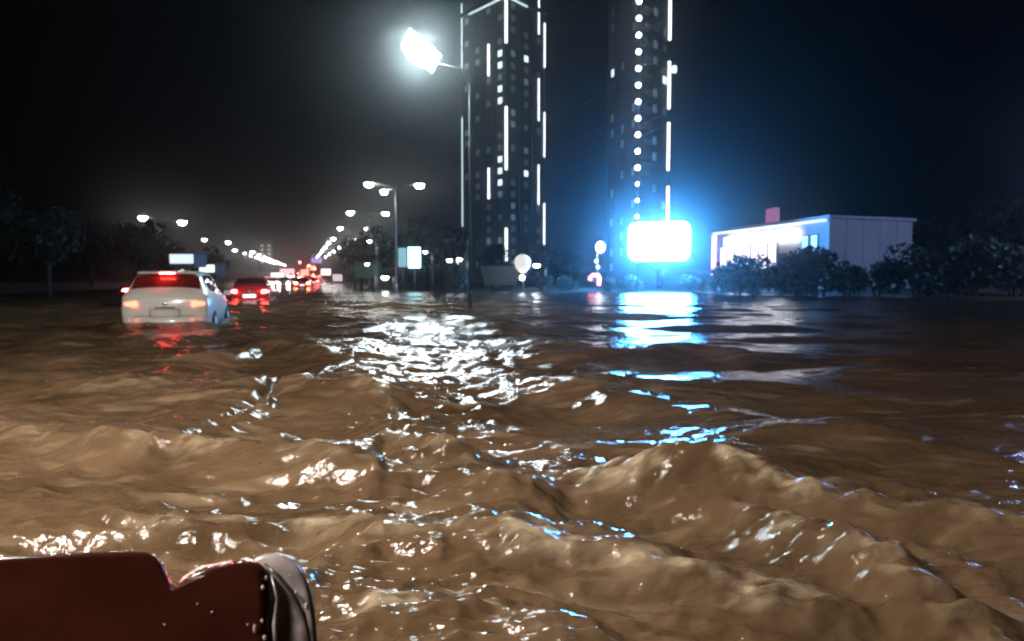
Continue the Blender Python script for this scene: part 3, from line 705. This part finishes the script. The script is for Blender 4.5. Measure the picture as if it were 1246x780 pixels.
# ------------------------------------------------------------------ kiosks and lit boxes
def kiosk(name, label, cat, px, d, x0, x1, y0, y1, wall, top_glow=None, flare=0):
    t = thing(name, label, cat, gpt(px, d)+Vector((0, 0, .05)))
    a, b = (x0-px)/900*d, (x1-px)/900*d; zt, zb = zpx(y0, d)-.05, max(0, zpx(y1, d)-.05)
    w = b-a; bm = bmesh.new()
    lo = [bm.verts.new(v) for v in ((a+w*flare, 0, zb), (b-w*flare, 0, zb), (b-w*flare, 1.8, zb), (a+w*flare, 1.8, zb))]
    hi = [bm.verts.new(v) for v in ((a, -.3*bool(flare), zt), (b, -.3*bool(flare), zt), (b, 2.0, zt), (a, 2.0, zt))]
    for i in range(4): bm.faces.new((lo[i], lo[(i+1) % 4], hi[(i+1) % 4], hi[i]))
    bm.faces.new(lo[::-1]); bm.faces.new(hi); bmesh.ops.recalc_face_normals(bm, faces=bm.faces[:])
    obj('wall', bm, wall, t)
    obj('roof', BX(((a+b)/2, .9, zt+.073), (w+.3, 2.6, .14), None, .03), DARKMETAL, t)
    if top_glow: obj('light_panel', BX(((a+b)/2, -.06-.3*bool(flare), (zt+zb)/2+.1), (w*.92, .06, (zt-zb)*.7), None, .02), top_glow, t)
    for s in (.25, .75): obj('leg', BX((a+w*s, .6, zb/2), (.12, .12, max(.1, zb))), DARKMETAL, t)
    return t
kiosk('kiosk', 'grey kiosk with flared top beside the white globe below the teal tower', 'kiosk', 609, 58, 584, 634, 324, 347, mat('grey_tin', (.22, .25, .26), .6), None, .12)
kiosk('kiosk', 'small dark green kiosk among the trees left of the cyan advert panels', 'kiosk', 446, 70, 432, 461, 318, 338, mat('green_tin', (.10, .2, .17), .6))
kiosk('bus_shelter', 'bluish white lit bus shelter panel above the white hatchback', 'bus shelter', 222, 48, 207, 238, 309, 325, mat('shelter', (.08, .08, .09), .5), glow('shelter_light', (.75, .88, 1.0), 1.1))
kiosk('bus_shelter', 'pale greenish lit shelter panel right of the blue-white one', 'bus shelter', 253, 52, 243, 263, 322, 335, mat('shelter', (.08, .08, .09), .5), glow('shelter_green', (.9, 1.0, .85), 1.3))
t = thing('globe_sign', 'white rounded globe sign with a small lamp beside the grey kiosk', 'globe sign', gpt(636, 56)+Vector((0, 0, .1)))
bm = bmesh.new(); bmesh.ops.create_uvsphere(bm, u_segments=16, v_segments=10, radius=.62); bmesh.ops.scale(bm, vec=(1, .7, 1.15), verts=bm.verts[:])
for v in bm.verts: v.co.x *= 1+.25*v.co.z
o = obj('globe', bm, glow('white_globe', (1.0, .97, .94), .75), t, True); o.location = (0, 0, zpx(321, 56)-.1)
obj('post', TB([(0, 0, 0), (0, 0, zpx(331, 56)-.1)], .06, 8), STEEL, t, True)
bm = bmesh.new(); bmesh.ops.create_uvsphere(bm, u_segments=8, v_segments=6, radius=.2); o = obj('small_lamp', bm, glow('spot_white', (.9, .95, 1), 12), t, True); o.location = (-.05, -.3, zpx(338, 56)-.1)

# ------------------------------------------------------------------ trees and bushes
def leaf_mat(name, c):
    return mat(name, c, .6, var=.45, scale=1.7)
LEAF = leaf_mat('leaves', (.017, .027, .014)); LEAFG = leaf_mat('grey_green_leaves', (.12, .14, .12)); BARK = mat('bark', (.06, .045, .035), .9, var=.3, scale=8, bump=.5)
def crown_mesh(seed, rx, rz, cz, n, leaf, lobes=9):
    rs = np.random.RandomState(seed); cs = []
    for i in range(lobes):
        v = rs.normal(size=3); v /= np.linalg.norm(v); cs.append((v*np.array([rx, rx, rz])*rs.uniform(.3, .75)+np.array([0, 0, cz]), rs.uniform(.3, .55)))
    cs.append((np.array([0, 0, cz]), .6)); k = rs.randint(0, len(cs), n)
    base = np.array([c[0] for c in cs])[k]; rad = np.array([c[1] for c in cs])[k]
    v = rs.normal(size=(n, 3)); v /= np.linalg.norm(v, axis=1)[:, None]
    p = base+v*np.array([rx, rx, rz])*(rad*rs.uniform(.45, 1.05, n)**.6)[:, None]
    p[:, 2] = np.maximum(p[:, 2], .05)
    a = rs.normal(size=(n, 3)); a /= np.linalg.norm(a, axis=1)[:, None]; b = np.cross(a, rs.normal(size=(n, 3))); b /= np.linalg.norm(b, axis=1)[:, None]
    s = leaf*rs.uniform(.6, 1.4, n)[:, None]
    co = np.stack([p-a*s, p+b*s*.45, p+a*s, p-b*s*.45], 1).reshape(-1, 3)
    me = bpy.data.meshes.new('crown'); me.from_pydata(co.tolist(), [], np.arange(n*4).reshape(-1, 4).tolist()); me.update(); return me
def trunk_mesh(seed, h, r):
    bm = bmesh.new(); rs = random.Random(seed); tube(bm, [(0, 0, -.4), (.05, 0, h*.35), (-.05, .1, h*.75)], [r, r*.75, r*.35], 8)
    for k in range(5):
        a = rs.uniform(0, 6.28); z = h*rs.uniform(.35, .65); l = h*rs.uniform(.2, .35)
        tube(bm, [(0, 0, z), (math.cos(a)*l*.5, math.sin(a)*l*.5, z+l*.45), (math.cos(a)*l, math.sin(a)*l, z+l*.7)], [r*.45, r*.3, r*.12], 6)
    me = bpy.data.meshes.new('trunk'); bm.to_mesh(me); bm.free(); me.materials.append(BARK); return me
TREES = []
for s in range(3):
    cm = crown_mesh(10+s, 2.6, 2.7, 4.4, 2600, .20); cm.materials.append(LEAF); TREES.append((trunk_mesh(s, 6.5, .17), cm))
BUSH = []
for s in range(3):
    cm = crown_mesh(30+s, 1.25, .95, .75, 1300, .10, 7); cm.materials.append(LEAF)
    bm = bmesh.new()
    for k in range(5):
        a = k*1.26+s; tube(bm, [(0, 0, -.4), (math.cos(a)*.3, math.sin(a)*.3, .4), (math.cos(a)*.7, math.sin(a)*.7, .9)], [.05, .035, .012], 5)
    me = bpy.data.meshes.new('stem'); bm.to_mesh(me); bm.free(); me.materials.append(BARK); BUSH.append((me, cm))
cmg = crown_mesh(44, 1.25, .95, .75, 1500, .10, 7); cmg.materials.append(LEAFG)
rt = random.Random(8)
def plant(kind, label, px, d, sc_, z=.2, group=None, k=None, grey=False):
    t = thing('tree' if kind == 'tree' else 'bush', label, kind, gpt(px, d)+Vector((0, 0, z)), rt.uniform(0, 6.28), group)
    t.scale = (sc_*rt.uniform(.9, 1.1), sc_*rt.uniform(.9, 1.1), sc_) if not isinstance(sc_, tuple) else sc_
    me, cm = rt.choice(TREES if kind == 'tree' else BUSH)
    link(bpy.data.objects.new('trunk' if kind == 'tree' else 'stem', me), t); link(bpy.data.objects.new('crown', cmg if grey else cm), t); return t
GT = 'dark trees left of the teal tower'
for lab, px, d, s in (('dark tree right behind the nearest three-headed street lamp', 494, 74, .95), ('dark tree left of the teal tower base, beside the rounded grey bush', 540, 72, .98), ('dark tree between the three-headed lamp and the thin lamp pole', 520, 82, 1.1),
                      ('dark tree over the green kiosk left of the cyan advert panels', 455, 86, 1.0), ('slender dark tree at the left end of the right-hand trees', 432, 105, 1.0), ('farther dark tree behind the green kiosk', 440, 128, 1.25),
                      ('dark tree at the foot of the teal tower behind the grey kiosk', 600, 92, .8), ('dark tree right of the teal tower foot', 662, 84, .75), ('dark tree between the teal tower and the signal post', 695, 78, .62)):
    plant('tree', lab, px, d, s, .2, GT)
for lab, px, d, s in (('dark tree at the left bank above the white hatchback', 205, 70, .8), ('dark tree on the left bank left of the lit shelters', 165, 62, .9), ('dark tree on the left bank near the frame edge', 60, 56, 1.05), ('leftmost dark tree of the left bank', -5, 60, 1.2), ('dark tree on the left bank behind the dark car', 112, 75, 1.1), ('dark tree behind the greenish lit shelter', 262, 100, .75)):
    plant('tree', lab, px, d, s, .2, 'dark trees on the left bank')
GB = 'dark bushes in front of the shop'
for lab, px, d, s in (('dark bush below the pink neon strip of the shop', 872, 52, 1.0), ('dark bush below the left end of the bright sign band', 897, 47, 1.35), ('tall dark bush under the lit shop windows', 921, 46, 1.75), ('dark bush below the shop door', 950, 45, 1.3), ('dark bush below the right shop windows', 972, 44, 1.15),
                      ('upright dark bush in front of the shop corner', 996, 43, 2.05), ('dark bush below the white side wall of the shop', 1030, 43.5, 1.25), ('dark bush at the right end of the side wall', 1068, 43, 1.4), ('big dark bush right of the shop', 1120, 42, 2.0), ('second big dark bush right of the shop', 1178, 43, 2.3), ('rightmost dark bush on the right bank', 1235, 43, 2.2),
                      ('low dark bush right of the billboard post', 842, 56, .9), ('low dark bush left of the billboard post', 770, 57, .9), ('low dark bush near the signal post', 742, 57, .8), ('low dark bush between the globe and the signal post', 690, 58, .85), ('low dark bush right of the white globe', 660, 57, .8)):
    plant('bush', lab, px, d, s, .05, GB)
for lab, px, d, s in (('tree dark against the sky behind the shop, right of its side wall', 1130, 62, 1.0), ('rightmost tree behind the big dark bushes', 1215, 58, 1.15)):
    plant('tree', lab, px, d, s, .2, 'dark trees behind the shop')
plant('bush', 'rounded grey-green bush lit by two path lamps, left of the grey kiosk', 563, 56, (1.0, 1.0, 1.35), .1, None, None, True)

# ------------------------------------------------------------------ overhead wires
for k, (a, b) in enumerate((((640, 195, 90), (800, 118, 40)), ((645, 208, 90), (805, 140, 40)), ((640, 165, 90), (800, 68, 40)), ((650, 216, 90), (810, 152, 40)))):
    p, q = P(*a), P(*b); pts = []
    for i in range(13):
        u = i/12; v = p.lerp(q, u); v.z -= .9*4*u*(1-u)*.35; pts.append(v)
    tag(obj('overhead_wire', TB(pts, .012, 5), mat('wire', (.25, .25, .26), .4, .7), None, True), '%s overhead wire slanting up to the right between the two towers' % ('topmost', 'second', 'third', 'lowest')[(1, 2, 0, 3)[k]], 'wire', 'overhead wires')

# ------------------------------------------------------------------ wet red car corner close to us
D0 = .95
t = thing('red_car', 'wet dark red car corner with a grey lamp cover, close in the bottom left corner', 'car', P(250, 860, D0-.18))
def local(px, py, dy=0): return P(px, py, D0-(py-680)*.00028+dy)-t.location
def slab(out, dy0, dy1, flat=False):
    """outline in photo pixels, swept from dy0 (towards us) to dy1"""
    cx = sum(p[0] for p in out)/len(out); cyy = sum(p[1] for p in out)/len(out); bm = bmesh.new(); rings = []
    for dy, q in ((dy0-.0002, .90), (dy0, .990), (dy0+.002, .996), (dy0+.005, 1), ((dy0+dy1)/2, .995), (dy1, .97)) if flat else ((dy0-.0005, .80), (dy0, .965), (dy0+.003, .988), (dy0+.008, .997), (dy0+.014, 1), ((dy0+dy1)/2, .985), (dy1-.01, .9), (dy1, .75)):
        rings.append([bm.verts.new(local(cx+(x-cx)*q, cyy+(y-cyy)*q, dy)) for x, y in out])
    n = len(out)
    for a, b in zip(rings, rings[1:]):
        for k in range(n): bm.faces.new((a[k], a[(k+1) % n], b[(k+1) % n], b[k]))
    bm.faces.new(rings[0]); bm.faces.new(rings[-1][::-1]); bmesh.ops.recalc_face_normals(bm, faces=bm.faces[:]); return bm
def smooth_outline(pts, n=6):
    out = []; L = len(pts)
    for i in range(L):
        p0, p1, p2, p3 = (Vector(pts[(i+k-1) % L]) for k in range(4))
        for j in range(n):
            u = j/n; out.append(tuple(.5*((2*p1)+(p2-p0)*u+(2*p0-5*p1+4*p2-p3)*u*u+(3*p1-p0-3*p2+p3)*u**3)))
    return out
MIRP = mat('wet_maroon_paint', (.030, .008, .005), .12, var=.4, scale=6, spec=.3)
GREYP = mat('wet_grey_lamp_cover', (.24, .205, .205), .2, var=.5, scale=25, bump=.12, coat=.5)
obj('headlight', slab(smooth_outline([(300, 700), (306, 682), (326, 673), (348, 676), (368, 694), (380, 726), (386, 772), (388, 850), (384, 930), (320, 950), (300, 850)]), .0, .10), GREYP, t, True)
obj('bonnet', slab([(-275, 990), (-278, 850), (-272, 706), (-150, 692), (0, 678), (110, 672), (160, 671), (178, 672), (189, 677), (197, 688), (203, 702), (208, 713), (213, 717), (218, 714), (226, 705), (238, 698), (256, 691.5), (280, 686.5), (302, 683), (314, 684), (322, 690), (327, 704), (329, 730), (328, 800), (331, 870), (330, 990), (100, 1005)], -.012, .08, True), MIRP, t, True)
RIB = mat('dark_rib', (.03, .03, .035), .2)
obj('seam', TB([local(322, 686, -.010), local(340, 702, -.014), local(356, 722, -.015), local(370, 748, -.012), local(378, 782, -.008)], [.001, .0026, .0026, .0024, .001], 8), RIB, t, True)
obj('seam', TB([local(330, 700, -.010), local(338, 728, -.014), local(334, 760, -.016), local(337, 800, -.016)], [.001, .0022, .003, .0022], 8), GREYP, t, True)
DROP = mat('painted_glint_drop', (.85, .75, .75), .04, var=.05, coat=1)  # pinkish white base colour imitates the sparkle of the wet beads
REDD = glow('rim_red_glow', (1.0, .12, .16), 2.0)  # red light along the wet rim, put in as glowing tubes
edge = [(180, 676), (190, 680), (198, 690), (204, 706), (210, 717), (216, 716), (224, 706), (234, 699), (250, 692), (266, 689), (282, 686), (300, 683), (314, 684), (328, 688)]
obj('rim_highlight_tube', TB([local(e[0], e[1]-.5, .004) for e in [(-60, 684), (60, 675), (140, 672), (168, 673)]+edge], .0011, 8), mat('rim_highlight_chrome', (.75, .6, .6), .12, .9, var=.5, scale=120, bump=.6), t, True)  # shiny tube added along the edge to catch a bright rim line
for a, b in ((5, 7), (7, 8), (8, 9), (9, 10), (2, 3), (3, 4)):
    obj('red_rim_glow', TB([local(edge[k][0], edge[k][1]-2.5, .012) for k in range(a, b+1)], .0016, 6), REDD, t, True)
bm = bmesh.new(); bmesh.ops.create_icosphere(bm, subdivisions=2, radius=1); dm = bpy.data.meshes.new('droplet'); bm.to_mesh(dm); bm.free(); dm.materials.append(DROP)
for p in dm.polygons: p.use_smooth = True
rd = random.Random(4)
for i in range(110):
    u = rd.uniform(0, len(edge)-1.01); k = int(u); a, b = edge[k], edge[k+1]; f = u-k
    o = bpy.data.objects.new('droplet', dm); link(o, t); s_ = rd.uniform(.0006, .0016)*rd.choice((1, 1, 1.8))
    o.location = local(a[0]*(1-f)+b[0]*f+rd.uniform(-2, 2), a[1]*(1-f)+b[1]*f+rd.gauss(-.5, 1.6), .004); o.scale = (s_*1.6, s_, s_)
for px, py, s_, st in ((324, 703, .0012, 2.2), (320, 715, .0018, 1.4), (319, 756, .0016, 1.3), (310, 765, .0017, 2.6), (322, 776, .0018, 1.6), (301, 760, .001, 1), (258, 745, .001, 1), (200, 760, .001, 1), (360, 722, .0017, 1.2), (373, 738, .002, 2), (240, 735, .0009, 1), (352, 700, .0012, 1)):
    o = bpy.data.objects.new('droplet', dm); link(o, t); o.location = local(px, py, -.014); o.scale = (s_*1.2, s_*.6, s_*st*1.3)

# ------------------------------------------------------------------ damp night air
bm = BX((0, 330, 44), (2600, 1300, 94)); hz = obj('haze', bm, None); hz['kind'] = 'stuff'
hm = bpy.data.materials.new('damp_air'); hm.use_nodes = True; hn = hm.node_tree.nodes; hn.clear()
vo = hn.new('ShaderNodeVolumePrincipled'); vo.inputs['Density'].default_value = .0009; vo.inputs['Anisotropy'].default_value = .95
vo.inputs['Color'].default_value = (.9, .95, 1, 1)
ho = hn.new('ShaderNodeOutputMaterial'); hm.node_tree.links.new(vo.outputs[0], ho.inputs['Volume']); hz.data.materials.append(hm)
hz.display_type = 'WIRE'
